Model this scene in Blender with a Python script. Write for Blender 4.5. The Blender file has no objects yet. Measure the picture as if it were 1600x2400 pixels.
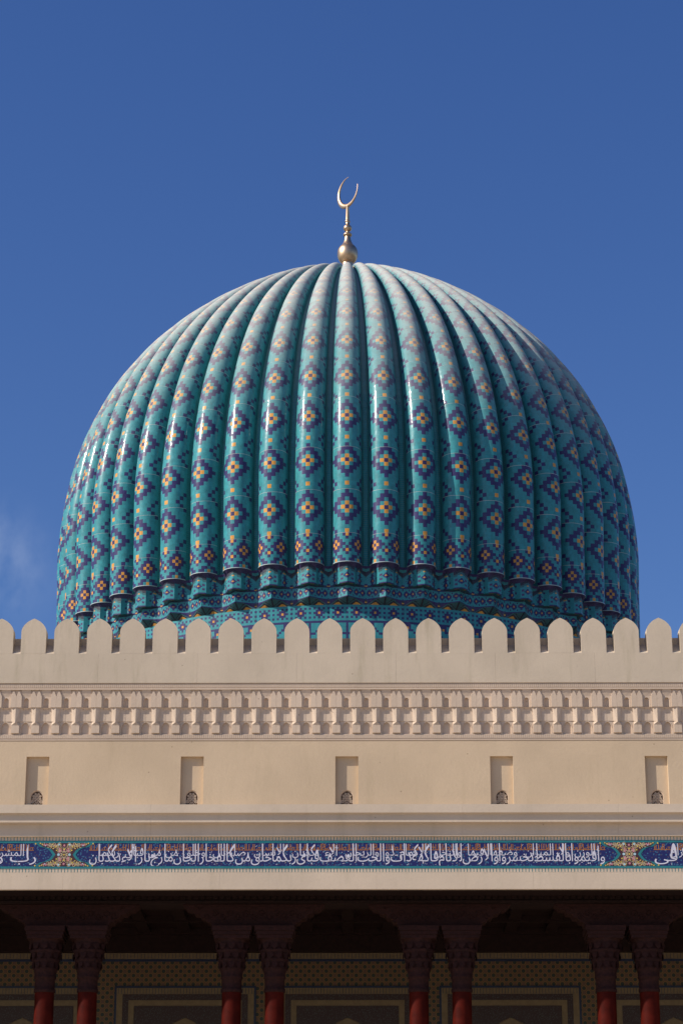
import bpy, math, random
import unicodedata as UD
from mathutils import Vector, Matrix
random.seed(7)
SC = bpy.context.scene
COL = SC.collection

# ------------------------------------------------------------------ camera
cam_d = bpy.data.cameras.new('camera')
cam_d.sensor_fit = 'HORIZONTAL'
cam_d.sensor_width = 36.0
cam_d.lens = 126.0
cam_d.clip_start = 0.5
cam_d.clip_end = 3000
cam = bpy.data.objects.new('camera', cam_d)
cam.location = (0.175, 0.0, 1.6)
cam.rotation_euler = (math.radians(90 + 19.73), 0.0, math.radians(0.30))
COL.objects.link(cam)
SC.camera = cam

# ------------------------------------------------------------------ sky and sun
SUN_AZ, SUN_EL = 70.0, 36.0          # degrees left of the facade normal, above horizon
a, e = math.radians(SUN_AZ), math.radians(SUN_EL)
L = Vector((-math.cos(e) * math.sin(a), -math.cos(e) * math.cos(a), math.sin(e)))
W = bpy.data.worlds.new('World')
SC.world = W
W.use_nodes = True
nt = W.node_tree
nt.nodes.clear()
sky = nt.nodes.new('ShaderNodeTexSky')
sky.sky_type = 'NISHITA'
sky.sun_disc = False
sky.sun_elevation = e
sky.sun_rotation = math.atan2(L.x, L.y)
sky.altitude = 0
sky.air_density = 1.0
sky.dust_density = 0.5
sky.ozone_density = 2.6
geo = nt.nodes.new('ShaderNodeTexCoord')
# one thin wisp of cirrus low on the left
wisp_dir = Vector((-0.155, 0.955, 0.318)).normalized()
dot = nt.nodes.new('ShaderNodeVectorMath'); dot.operation = 'DISTANCE'
dot.inputs[1].default_value = wisp_dir
nt.links.new(geo.outputs['Generated'], dot.inputs[0])
mr = nt.nodes.new('ShaderNodeMapRange')
mr.inputs['From Min'].default_value = 0.004
mr.inputs['From Max'].default_value = 0.040
mr.inputs['To Min'].default_value = 1.0
mr.inputs['To Max'].default_value = 0.0
mr.interpolation_type = 'SMOOTHERSTEP'
nt.links.new(dot.outputs['Value'], mr.inputs['Value'])
mapn = nt.nodes.new('ShaderNodeMapping')
mapn.inputs['Scale'].default_value = (40, 40, 26)
mapn.inputs['Rotation'].default_value = (0, 0.5, 0)
nt.links.new(geo.outputs['Generated'], mapn.inputs['Vector'])
nz = nt.nodes.new('ShaderNodeTexNoise')
nz.inputs['Scale'].default_value = 1.6
nz.inputs['Detail'].default_value = 5
nt.links.new(mapn.outputs['Vector'], nz.inputs['Vector'])
ml = nt.nodes.new('ShaderNodeMath'); ml.operation = 'MULTIPLY'
nt.links.new(mr.outputs['Result'], ml.inputs[0])
nzr = nt.nodes.new('ShaderNodeMapRange'); nzr.inputs['From Min'].default_value = 0.38; nzr.inputs['From Max'].default_value = 0.72
nt.links.new(nz.outputs['Fac'], nzr.inputs['Value'])
nt.links.new(nzr.outputs['Result'], ml.inputs[1])
ml2 = nt.nodes.new('ShaderNodeMath'); ml2.operation = 'MULTIPLY'
ml2.inputs[1].default_value = 0.15
nt.links.new(ml.outputs[0], ml2.inputs[0])
hs = nt.nodes.new('ShaderNodeHueSaturation')
hs.inputs['Hue'].default_value = 0.517
hs.inputs['Saturation'].default_value = 1.27
nt.links.new(sky.outputs['Color'], hs.inputs['Color'])
mixc = nt.nodes.new('ShaderNodeMix'); mixc.data_type = 'RGBA'
nt.links.new(ml2.outputs[0], mixc.inputs['Factor'])
nt.links.new(hs.outputs['Color'], mixc.inputs['A'])
mixc.inputs['B'].default_value = (8.0, 8.6, 9.6, 1)
bg = nt.nodes.new('ShaderNodeBackground')
bg.inputs['Strength'].default_value = 0.098
nt.links.new(mixc.outputs['Result'], bg.inputs['Color'])
wo = nt.nodes.new('ShaderNodeOutputWorld')
nt.links.new(bg.outputs['Background'], wo.inputs['Surface'])

sun_d = bpy.data.lights.new('sun', 'SUN')
sun_d.energy = 4.4
sun_d.angle = math.radians(0.53)
sun_d.color = (1.0, 0.93, 0.83)
sun = bpy.data.objects.new('sun', sun_d)
sun.rotation_euler = L.to_track_quat('Z', 'Y').to_euler()
sun.location = (-60, -20, 60)
COL.objects.link(sun)

SC.view_settings.view_transform = 'Standard'
SC.view_settings.look = 'None'
SC.view_settings.exposure = 0.22
SC.view_settings.gamma = 1.0
SC.view_settings.use_curve_mapping = False

# ------------------------------------------------------------------ materials
def new_mat(name):
    m = bpy.data.materials.new(name)
    m.use_nodes = True
    t = m.node_tree
    b = t.nodes['Principled BSDF']
    return m, t, b

def N(t, kind, **kw):
    n = t.nodes.new(kind)
    for k, v in kw.items():
        setattr(n, k, v)
    return n

def noise(t, scale, detail=4, rough=0.55, mapping=None):
    tc = N(t, 'ShaderNodeTexCoord')
    n = N(t, 'ShaderNodeTexNoise')
    n.inputs['Scale'].default_value = scale
    n.inputs['Detail'].default_value = detail
    n.inputs['Roughness'].default_value = rough
    gp = N(t, 'ShaderNodeNewGeometry')
    if mapping:
        mp = N(t, 'ShaderNodeMapping')
        mp.inputs['Scale'].default_value = mapping
        t.links.new(gp.outputs['Position'], mp.inputs['Vector'])
        t.links.new(mp.outputs['Vector'], n.inputs['Vector'])
    else:
        t.links.new(gp.outputs['Position'], n.inputs['Vector'])
    return n

def mixcol(t, fac, A, B, blend='MIX'):
    m = N(t, 'ShaderNodeMix', data_type='RGBA', blend_type=blend)
    for sock, val in (('Factor', fac), ('A', A), ('B', B)):
        s = [i for i in m.inputs if i.name == sock and (i.type == ('VALUE' if sock == 'Factor' else 'RGBA'))][0]
        if isinstance(val, (tuple, list)):
            s.default_value = (*val[:3], 1)
        elif isinstance(val, (int, float)):
            s.default_value = val
        else:
            t.links.new(val, s)
    return [o for o in m.outputs if o.type == 'RGBA'][0]

def ramp(t, src, lo, hi, a=0.0, b=1.0):
    r = N(t, 'ShaderNodeMapRange')
    r.inputs['From Min'].default_value = lo
    r.inputs['From Max'].default_value = hi
    r.inputs['To Min'].default_value = a
    r.inputs['To Max'].default_value = b
    r.interpolation_type = 'SMOOTHSTEP'
    t.links.new(src, r.inputs['Value'])
    return r.outputs['Result']

def stone(name, col, stain=0.35, rough=0.85, fine=0.05):
    m, t, b = new_mat(name)
    big = noise(t, 0.55, 5, 0.6)
    c1 = tuple(x * 0.93 for x in col)
    c2 = tuple(min(1, x * 1.06) for x in col)
    k = mixcol(t, ramp(t, big.outputs['Fac'], 0.3, 0.7), c1, c2)
    # rain streaks
    st = noise(t, 1.0, 6, 0.65, (2.6, 2.6, 0.35))
    k = mixcol(t, ramp(t, st.outputs['Fac'], 0.50, 0.78, 0, stain), k, (col[0] * 0.62, col[1] * 0.63, col[2] * 0.55))
    oi = N(t, 'ShaderNodeObjectInfo')
    k = mixcol(t, ramp(t, oi.outputs['Random'], 0.0, 1.0, 0.0, 0.09), k, (col[0] * 0.72, col[1] * 0.71, col[2] * 0.68))
    # grain
    g = noise(t, 38, 3, 0.7)
    k = mixcol(t, ramp(t, g.outputs['Fac'], 0.35, 0.75, 0, fine * 3), k, (col[0] * 0.7, col[1] * 0.68, col[2] * 0.64))
    # chips and specks
    v = N(t, 'ShaderNodeTexVoronoi')
    v.inputs['Scale'].default_value = 2.3
    v.inputs['Randomness'].default_value = 1.0
    gp = N(t, 'ShaderNodeNewGeometry')
    t.links.new(gp.outputs['Position'], v.inputs['Vector'])
    k = mixcol(t, ramp(t, v.outputs['Distance'], 0.028, 0.055, 0.55, 0), k, (col[0] * 0.38, col[1] * 0.34, col[2] * 0.30))
    t.links.new(k, b.inputs['Base Color'])
    b.inputs['Roughness'].default_value = rough
    b.inputs['Specular IOR Level'].default_value = 0.25
    bp = N(t, 'ShaderNodeBump')
    bp.inputs['Strength'].default_value = 0.35
    bp.inputs['Distance'].default_value = 0.012
    hb = noise(t, 14, 6, 0.6)
    t.links.new(hb.outputs['Fac'], bp.inputs['Height'])
    t.links.new(bp.outputs['Normal'], b.inputs['Normal'])
    return m

def plain(name, col, rough=0.5, metal=0.0, var=0.12, scale=9.0, spec=0.5):
    m, t, b = new_mat(name)
    n = noise(t, scale, 4)
    k = mixcol(t, ramp(t, n.outputs['Fac'], 0.3, 0.7), tuple(x * (1 - var) for x in col), tuple(min(1, x * (1 + var)) for x in col))
    t.links.new(k, b.inputs['Base Color'])
    b.inputs['Roughness'].default_value = rough
    b.inputs['Metallic'].default_value = metal
    b.inputs['Specular IOR Level'].default_value = spec
    return m

def make_mosaic():
    """Glazed mosaic: colour of each square from the face attribute, tesserae from UV, desert dust on upward faces."""
    m, t, b = new_mat('glazed_mosaic')
    at = N(t, 'ShaderNodeAttribute', attribute_name='tile')
    uv = N(t, 'ShaderNodeUVMap')
    sx = N(t, 'ShaderNodeSeparateXYZ')
    t.links.new(uv.outputs['UV'], sx.inputs['Vector'])
    def edge(o):
        fr = N(t, 'ShaderNodeMath', operation='FRACT'); t.links.new(o, fr.inputs[0])
        pp = N(t, 'ShaderNodeMath', operation='PINGPONG'); pp.inputs[1].default_value = 0.5
        t.links.new(fr.outputs[0], pp.inputs[0])
        return pp.outputs[0]
    mn = N(t, 'ShaderNodeMath', operation='MINIMUM')
    t.links.new(edge(sx.outputs['X']), mn.inputs[0]); t.links.new(edge(sx.outputs['Y']), mn.inputs[1])
    grout = ramp(t, mn.outputs[0], 0.05, 0.10, 0.30, 0.0)
    # tessera to tessera glaze variation
    fl = N(t, 'ShaderNodeVectorMath', operation='FLOOR'); t.links.new(uv.outputs['UV'], fl.inputs[0])
    gp = N(t, 'ShaderNodeNewGeometry')
    wn = noise(t, 7.0, 6, 0.75)
    k = mixcol(t, ramp(t, wn.outputs['Fac'], 0.3, 0.72, 0.0, 0.30), at.outputs['Color'], (0.0, 0.0, 0.0), 'MIX')
    k = mixcol(t, grout, k, (0.30, 0.29, 0.27))
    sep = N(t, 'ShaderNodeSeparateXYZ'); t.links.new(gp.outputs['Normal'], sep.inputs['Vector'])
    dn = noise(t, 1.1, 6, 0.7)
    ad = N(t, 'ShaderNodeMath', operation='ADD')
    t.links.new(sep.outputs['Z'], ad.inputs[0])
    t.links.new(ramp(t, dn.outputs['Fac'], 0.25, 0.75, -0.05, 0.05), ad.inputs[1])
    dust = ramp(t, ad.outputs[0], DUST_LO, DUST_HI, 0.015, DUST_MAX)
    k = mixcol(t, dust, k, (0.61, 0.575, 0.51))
    t.links.new(k, b.inputs['Base Color'])
    t.links.new(ramp(t, dust, 0.02, 0.40, 0.40, 0.70), b.inputs['Roughness'])
    b.inputs['IOR'].default_value = 1.5
    t.links.new(ramp(t, dust, 0.02, 0.30, 0.30, 0.0), b.inputs['Coat Weight'])
    b.inputs['Coat Roughness'].default_value = 0.13
    t.links.new(ramp(t, dust, 0.02, 0.45, 0.16, 0.05), b.inputs['Specular IOR Level'])
    bp = N(t, 'ShaderNodeBump')
    bp.inputs['Strength'].default_value = 0.10
    bp.inputs['Distance'].default_value = 0.02
    hb = noise(t, 3.2, 3, 0.5)
    t.links.new(hb.outputs['Fac'], bp.inputs['Height'])
    vo = N(t, 'ShaderNodeTexVoronoi'); vo.inputs['Scale'].default_value = 10.0
    t.links.new(gp.outputs['Position'], vo.inputs['Vector'])
    sb = N(t, 'ShaderNodeVectorMath', operation='SUBTRACT'); sb.inputs[1].default_value = (.5, .5, .5)
    t.links.new(vo.outputs['Color'], sb.inputs[0])
    sl = N(t, 'ShaderNodeVectorMath', operation='SCALE'); sl.inputs['Scale'].default_value = 0.055
    t.links.new(sb.outputs[0], sl.inputs[0])
    an = N(t, 'ShaderNodeVectorMath', operation='ADD')
    t.links.new(bp.outputs['Normal'], an.inputs[0]); t.links.new(sl.outputs[0], an.inputs[1])
    nn_ = N(t, 'ShaderNodeVectorMath', operation='NORMALIZE'); t.links.new(an.outputs[0], nn_.inputs[0])
    t.links.new(nn_.outputs[0], b.inputs['Normal'])
    t.links.new(nn_.outputs[0], b.inputs['Coat Normal'])
    return m

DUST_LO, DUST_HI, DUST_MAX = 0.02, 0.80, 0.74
M = {}
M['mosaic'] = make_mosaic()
M['grout'] = plain('pale_grout', (0.42, 0.46, 0.45), 0.85)
M['stone'] = stone('pale_limestone', (0.60, 0.485, 0.37), 0.32)
M['parapet'] = stone('weathered_limestone', (0.59, 0.485, 0.365), 0.62)
M['plaster'] = stone('yellow_limestone', (0.60, 0.455, 0.305), 0.28)
M['frieze'] = stone('carved_limestone', (0.61, 0.475, 0.36), 0.15, fine=0.04)
M['gold'] = plain('brushed_bronze', (0.58, 0.41, 0.27), 0.42, 1.0, 0.10, 6)
M['teal'] = plain('teal_tile', (0.02, 0.17, 0.19), 0.3)
M['white'] = plain('white_tile', (0.62, 0.60, 0.68), 0.35, var=0.06)
M['ochre'] = plain('ochre_tile', (0.36, 0.135, 0.03), 0.4)
M['cream'] = plain('cream_tile', (0.62, 0.50, 0.30), 0.4)
M['pink'] = plain('rose_tile', (0.55, 0.22, 0.26), 0.4)
M['yellow'] = plain('yellow_tile', (0.62, 0.45, 0.08), 0.4)
M['maroon'] = plain('maroon_tile', (0.06, 0.018, 0.022), 0.4)
M['pale_blue'] = plain('pale_blue_tile', (0.40, 0.56, 0.62), 0.4)
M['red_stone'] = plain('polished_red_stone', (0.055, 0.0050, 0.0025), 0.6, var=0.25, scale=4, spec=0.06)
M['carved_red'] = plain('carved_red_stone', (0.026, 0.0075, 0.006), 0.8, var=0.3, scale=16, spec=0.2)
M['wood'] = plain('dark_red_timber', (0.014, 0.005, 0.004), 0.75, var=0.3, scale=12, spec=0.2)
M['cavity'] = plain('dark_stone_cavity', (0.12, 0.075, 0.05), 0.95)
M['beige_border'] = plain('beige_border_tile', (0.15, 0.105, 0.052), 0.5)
M['navy_line'] = plain('navy_border_tile', (0.012, 0.02, 0.05), 0.4)
M['roof'] = plain('low_bounce_roof', (0.10, 0.095, 0.09), 0.9)  # dark tone picked to cut bounce light onto the dome

def make_ground_tile():
    """Navy tile ground behind the lettering with fine painted foliage."""
    m, t, b = new_mat('navy_foliate_tile')
    gp = N(t, 'ShaderNodeNewGeometry')
    mp = N(t, 'ShaderNodeMapping'); mp.inputs['Scale'].default_value = (19, 1, 19)
    t.links.new(gp.outputs['Position'], mp.inputs['Vector'])
    v = N(t, 'ShaderNodeTexVoronoi'); v.inputs['Scale'].default_value = 1.0
    t.links.new(mp.outputs['Vector'], v.inputs['Vector'])
    mp2 = N(t, 'ShaderNodeMapping'); mp2.inputs['Scale'].default_value = (15, 1, 15); mp2.inputs['Location'].default_value = (3, 0, 7)
    t.links.new(gp.outputs['Position'], mp2.inputs['Vector'])
    v2 = N(t, 'ShaderNodeTexVoronoi'); v2.inputs['Scale'].default_value = 1.0
    t.links.new(mp2.outputs['Vector'], v2.inputs['Vector'])
    k = mixcol(t, ramp(t, v.outputs['Distance'], 0.24, 0.38, 0.8, 0), (0.013, 0.014, 0.098), (0.05, 0.17, 0.28))
    k = mixcol(t, ramp(t, v2.outputs['Distance'], 0.16, 0.26, 0.75, 0), k, (0.12, 0.06, 0.045))
    t.links.new(k, b.inputs['Base Color'])
    b.inputs['Roughness'].default_value = 0.35
    return m
M['navy_ground'] = make_ground_tile()

def make_lattice_tile():
    """Portico wall tile: interlaced yellow octagons with dark green discs."""
    m, t, b = new_mat('octagon_lattice_tile')
    gp = N(t, 'ShaderNodeNewGeometry')
    sp = N(t, 'ShaderNodeSeparateXYZ'); t.links.new(gp.outputs['Position'], sp.inputs['Vector'])
    def cell(o, off):
        q = N(t, 'ShaderNodeMath', operation='MULTIPLY_ADD'); q.inputs[1].default_value = 1 / 0.235; q.inputs[2].default_value = off
        t.links.new(o, q.inputs[0])
        f = N(t, 'ShaderNodeMath', operation='FRACT'); t.links.new(q.outputs[0], f.inputs[0])
        s = N(t, 'ShaderNodeMath', operation='SUBTRACT'); s.inputs[1].default_value = 0.5; t.links.new(f.outputs[0], s.inputs[0])
        return s.outputs[0]
    def dist(off):
        c = N(t, 'ShaderNodeCombineXYZ'); t.links.new(cell(sp.outputs['X'], off), c.inputs[0]); t.links.new(cell(sp.outputs['Z'], off), c.inputs[1])
        l = N(t, 'ShaderNodeVectorMath', operation='LENGTH'); t.links.new(c.outputs[0], l.inputs[0])
        return l.outputs['Value']
    d1, d2 = dist(0.0), dist(0.5)
    mn = N(t, 'ShaderNodeMath', operation='MINIMUM'); t.links.new(d1, mn.inputs[0]); t.links.new(d2, mn.inputs[1])
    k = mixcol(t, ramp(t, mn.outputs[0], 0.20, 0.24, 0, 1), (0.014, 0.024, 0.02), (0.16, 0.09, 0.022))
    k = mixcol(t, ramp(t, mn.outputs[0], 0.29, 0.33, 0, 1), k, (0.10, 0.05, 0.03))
    t.links.new(k, b.inputs['Base Color'])
    b.inputs['Roughness'].default_value = 0.5
    return m
M['lattice'] = make_lattice_tile()

def make_floral_tile():
    m, t, b = new_mat('dark_floral_tile')
    gp = N(t, 'ShaderNodeNewGeometry')
    v = N(t, 'ShaderNodeTexVoronoi'); v.inputs['Scale'].default_value = 26
    t.links.new(gp.outputs['Position'], v.inputs['Vector'])
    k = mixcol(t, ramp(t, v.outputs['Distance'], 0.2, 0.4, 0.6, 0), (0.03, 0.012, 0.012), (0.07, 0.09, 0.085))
    t.links.new(k, b.inputs['Base Color'])
    return m
M['floral'] = make_floral_tile()

def make_ground():
    m, t, b = new_mat('pale_bounce_paving')
    n = noise(t, 0.6, 6)
    k = mixcol(t, n.outputs['Fac'], (0.50, 0.41, 0.31), (0.62, 0.52, 0.40))
    t.links.new(k, b.inputs['Base Color']); b.inputs['Roughness'].default_value = 0.9
    return m
M['paving'] = make_ground()
M['earth'] = plain('dry_earth_and_scrub', (0.11, 0.095, 0.065), 0.95, var=0.35, scale=0.12)

# tile colours (albedo)
TEAL = (0.018, 0.290, 0.325); NAVY = (0.015, 0.008, 0.115); GOLD = (0.78, 0.34, 0.035)
PALE = (0.50, 0.60, 0.60); INK = (0.010, 0.011, 0.030); DTEAL = (0.022, 0.13, 0.14); VIOLET = (0.05, 0.028, 0.125)

# ------------------------------------------------------------------ mesh helper
class MB:
    def __init__(s):
        s.v = []; s.f = []; s.c = []; s.sm = []
    def _add(s, pts):
        n = len(s.v); s.v.extend(tuple(p) for p in pts); return n
    def poly(s, pts, col=None, smooth=False):
        n = s._add(pts); s.f.append(tuple(range(n, n + len(pts)))); s.c.append(col); s.sm.append(smooth)
    def grid(s, P, nx, ny, colfn=None, smooth=False):
        n = s._add([P(i, j) for j in range(ny + 1) for i in range(nx + 1)])
        for j in range(ny):
            for i in range(nx):
                a = n + j * (nx + 1) + i
                s.f.append((a, a + 1, a + nx + 2, a + nx + 1))
                s.c.append(colfn(i, j) if colfn else None); s.sm.append(smooth)
    def box(s, x0, x1, y0, y1, z0, z1, col=None):
        n = s._add([(x0, y0, z0), (x1, y0, z0), (x1, y1, z0), (x0, y1, z0), (x0, y0, z1), (x1, y0, z1), (x1, y1, z1), (x0, y1, z1)])
        for q in ((0, 3, 2, 1), (4, 5, 6, 7), (0, 1, 5, 4), (1, 2, 6, 5), (2, 3, 7, 6), (3, 0, 4, 7)):
            s.f.append(tuple(n + k for k in q)); s.c.append(col); s.sm.append(False)
    def prism_xz(s, pts, y0, y1, col=None, smooth_side=False):
        """outline (x,z) counter-clockwise seen from -Y, extruded from y0 (front) to y1"""
        k = len(pts)
        n = s._add([(x, y0, z) for x, z in pts] + [(x, y1, z) for x, z in pts])
        s.f.append(tuple(range(n, n + k))); s.c.append(col); s.sm.append(False)
        s.f.append(tuple(range(n + 2 * k - 1, n + k - 1, -1))); s.c.append(col); s.sm.append(False)
        for i in range(k):
            j = (i + 1) % k
            s.f.append((n + j, n + i, n + k + i, n + k + j)); s.c.append(col); s.sm.append(smooth_side)
    def prism_yz(s, pts, x0, x1, col=None):
        k = len(pts)
        n = s._add([(x0, y, z) for y, z in pts] + [(x1, y, z) for y, z in pts])
        s.f.append(tuple(range(n, n + k))); s.c.append(col); s.sm.append(False)
        s.f.append(tuple(range(n + 2 * k - 1, n + k - 1, -1))); s.c.append(col); s.sm.append(False)
        for i in range(k):
            j = (i + 1) % k
            s.f.append((n + j, n + i, n + k + i, n + k + j)); s.c.append(col); s.sm.append(False)
    def lathe(s, prof, n=32, c=(0, 0, 0), rad=lambda th, r, z: r):
        m = len(prof)
        b = s._add([(c[0] + rad(2 * math.pi * i / n, r, z) * math.cos(2 * math.pi * i / n), c[1] + rad(2 * math.pi * i / n, r, z) * math.sin(2 * math.pi * i / n), c[2] + z) for r, z in prof for i in range(n)])
        for j in range(m - 1):
            for i in range(n):
                k = (i + 1) % n
                s.f.append((b + j * n + i, b + j * n + k, b + (j + 1) * n + k, b + (j + 1) * n + i)); s.c.append(None); s.sm.append(True)
    def sweep(s, path, sec, closed=False):
        """path: list of (point, U, V, su, sv); elliptical section with sec sides"""
        b = None
        for p, U, V, su, sv in path:
            n = s._add([p + U * (su * math.cos(2 * math.pi * i / sec)) + V * (sv * math.sin(2 * math.pi * i / sec)) for i in range(sec)])
            if b is not None:
                for i in range(sec):
                    k = (i + 1) % sec
                    s.f.append((b + i, b + k, n + k, n + i)); s.c.append(None); s.sm.append(True)
            b = n
    def mesh(s, name, mat, recalc=True):
        me = bpy.data.meshes.new(name)
        me.from_pydata(s.v, [], s.f)
        me.polygons.foreach_set('use_smooth', s.sm)
        if any(c is not None for c in s.c):
            at = me.attributes.new('tile', 'FLOAT_COLOR', 'FACE')
            at.data.foreach_set('color', [x for c in s.c for x in (*(c or (0.5, 0.5, 0.5)), 1.0)])
            uv = me.uv_layers.new(name='UVMap')
            pat = ((0, 0), (4, 0), (4, 4), (0, 4))
            buf = []
            for p in me.polygons:
                for k in range(p.loop_total):
                    buf.extend(pat[k % 4])
            uv.data.foreach_set('uv', buf)
        me.materials.append(mat)
        if recalc:
            import bmesh
            bm = bmesh.new(); bm.from_mesh(me)
            bmesh.ops.recalc_face_normals(bm, faces=bm.faces)
            bm.to_mesh(me); bm.free()
        me.update()
        return me

def link(name, data, parent=None, label=None, cat=None, group=None, kind=None):
    o = bpy.data.objects.new(name, data)
    COL.objects.link(o)
    if parent: o.parent = parent
    if label: o['label'] = label
    if cat: o['category'] = cat
    if group: o['group'] = group
    if kind: o['kind'] = kind
    return o

# ------------------------------------------------------------------ ground
g = MB(); g.poly([(-900, -700, 0), (900, -700, 0), (900, 1200, 0), (-900, 1200, 0)])
link('ground', g.mesh('ground', M['earth']), kind='structure')
g = MB(); g.poly([(-48, -60, .004), (48, -60, .004), (48, 66, .004), (-48, 66, .004)])  # unseen pale sheet added to bounce warm light onto the facade
link('bounce_forecourt', g.mesh('bounce_forecourt', M['paving']), kind='structure')

# ================================================================== DOME
RD = 9.2
DC = (0.0, 7.908 * RD, 1.6)
NF = 52
BAY = 2 * math.pi / NF
dome = link('mosque_dome', None, label='large ribbed turquoise mosaic dome with navy and gold diamonds behind the battlements', cat='dome')
dome.location = DC

PROF = [(1.000, 2.318), (1.001, 2.40), (1.0025, 2.495), (1.005, 2.57), (1.0055, 2.643), (0.9992, 2.738), (0.9859, 2.835), (0.9646, 2.933), (0.9336, 3.031), (0.8923, 3.127), (0.8402, 3.2196), (0.7775, 3.3073), (0.7046, 3.3887), (0.6226, 3.4629), (0.533, 3.5305), (0.4369, 3.592), (0.3341, 3.6462), (0.2252, 3.6913), (0.1109, 3.7268), (0.03, 3.743)]
# dense Catmull-Rom resample with arc length
def dense(P, k=24):
    out = []
    Q = [(2 * P[0][0] - P[1][0], 2 * P[0][1] - P[1][1])] + P + [(2 * P[-1][0] - P[-2][0], 2 * P[-1][1] - P[-2][1])]
    for i in range(1, len(Q) - 2):
        for j in range(k):
            t = j / k
            out.append(tuple(0.5 * (2 * Q[i][d] + (Q[i + 1][d] - Q[i - 1][d]) * t + (2 * Q[i - 1][d] - 5 * Q[i][d] + 4 * Q[i + 1][d] - Q[i + 2][d]) * t * t + (3 * Q[i][d] - Q[i - 1][d] - 3 * Q[i + 1][d] + Q[i + 2][d]) * t ** 3) for d in (0, 1)))
    out.append(P[-1])
    return out
DP = dense(PROF)
SA = [0.0]
for i in range(1, len(DP)):
    SA.append(SA[-1] + math.hypot(DP[i][0] - DP[i - 1][0], DP[i][1] - DP[i - 1][1]))
import bisect
def at_s(s):
    s = max(0.0, min(SA[-1] - 1e-6, s))
    i = min(len(SA) - 2, max(0, bisect.bisect_right(SA, s) - 1))
    t = (s - SA[i]) / (SA[i + 1] - SA[i])
    p = [DP[i][d] + (DP[i + 1][d] - DP[i][d]) * t for d in (0, 1)]
    i0, i1 = max(0, i - 2), min(len(DP) - 1, i + 3)
    dr, dz = DP[i1][0] - DP[i0][0], DP[i1][1] - DP[i0][1]
    l = math.hypot(dr, dz)
    return p[0], p[1], dz / l, -dr / l          # r, z, normal r, normal z
def s_of_z(z):
    for i in range(len(DP) - 1):
        if DP[i][1] <= z <= DP[i + 1][1]:
            return SA[i] + (SA[i + 1] - SA[i]) * (z - DP[i][1]) / (DP[i + 1][1] - DP[i][1])
RHO = 0.0455
def flute_pt(s, al, inset=0.0):
    r, z, nr, nz_ = at_s(s)
    rho = RHO * r
    q = rho - inset
    rr = r - rho * nr + q * math.cos(al) * nr
    zz = z - rho * nz_ + q * math.cos(al) * nz_
    return (q * math.sin(al) * RD, -rr * RD, zz * RD)

# diamond rows up the flute
row_s = [s_of_z(2.495)]
while at_s(row_s[-1])[0] > 0.10:
    row_s.append(row_s[-1] + min(0.1545, 0.171 * at_s(row_s[-1])[0]))
def s_of_j(j):
    """square index (12 to a diamond row) -> arc length"""
    k = math.floor(j / 12)
    if k < 0: return row_s[0] + j * 0.1545 / 12
    if k >= len(row_s) - 1: return row_s[-1]
    return row_s[k] + (row_s[k + 1] - row_s[k]) * (j - 12 * k) / 12
def jit(c, k=0.10):
    q = 1 + random.uniform(-k, k)
    return tuple(x * q for x in c)
def diamond_col(c, j):
    c = abs(c); r = j % 12
    d = min(r, 12 - r)
    if d == 6: return GOLD if c == 0 else NAVY if c == 3 else TEAL
    if d == 5 and c == 4: return NAVY
    if d == 4 and c == 5: return NAVY
    q = c + d
    if q == 0: return NAVY
    if q == 1: return GOLD
    if q == 2: return TEAL
    if q <= 4: return NAVY
    return TEAL
def band_col(c, r):
    """lower band, 15 columns, rows counted downwards 0..8"""
    c = abs(c)
    for cy in (0, 5):
        d = c + abs(r - cy)
        if d == 0: return GOLD
        if d == 1: return NAVY
    d = abs(c - 4) + abs(r - 3)
    if d == 1: return GOLD
    if d <= 3: return NAVY
    if c == 4 and r in (6, ): return NAVY
    if r == 7 and c in (3, 4, 5): return TEAL if c == 4 else NAVY
    if r == 8: return GOLD if c == 4 else NAVY if c in (1, 2, 6, 7) else TEAL
    if r == 7 and c in (2, 6): return NAVY
    return TEAL

JO = [-6.5, 4.5, 15.5, 29.5, 41.5, 53.5, 65.5, 80.5, 104.5, (len(row_s) - 1) * 12 - 0.5]
GAP = 0.0006
def panel_mesh(idx):
    mb = MB()
    if idx < 0:                                     # lower band
        s1 = s_of_j(-6.5) - GAP; s0 = 0.0
        trim = 0.0022
        ss = [s0, s0 + trim] + [s0 + trim + (s1 - s0 - trim) * k / 9 for k in range(1, 10)]
        nc = 15
        cf = lambda i, j: jit(PALE, 0.03) if j == 0 else jit(band_col(i // 2 - 7, 9 - j))
    else:
        j0, j1 = JO[idx], JO[idx + 1]
        ss = [s_of_j(j0 + q) for q in range(int(round(j1 - j0)) + 1)]
        ss[0] += GAP; ss[-1] -= GAP
        nc = 11
        cf = lambda i, j: jit(diamond_col(i // 2 - 5, int(round(j0 + 0.5)) + j))
    na = nc * 2
    mb.grid(lambda i, j: flute_pt(ss[j], -math.pi / 2 + math.pi * i / na), na, len(ss) - 1, cf, True)
    for k in (0, -1):                               # edge thickness at both joints
        mb.grid(lambda i, j: flute_pt(ss[k], -math.pi / 2 + math.pi * i / na, 0.0014 * j), na, 1, lambda i, j: PALE)
    return mb.mesh('tile_panel', M['mosaic'], recalc=False)
panels = [panel_mesh(k) for k in range(-1, len(JO) - 1)]

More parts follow.
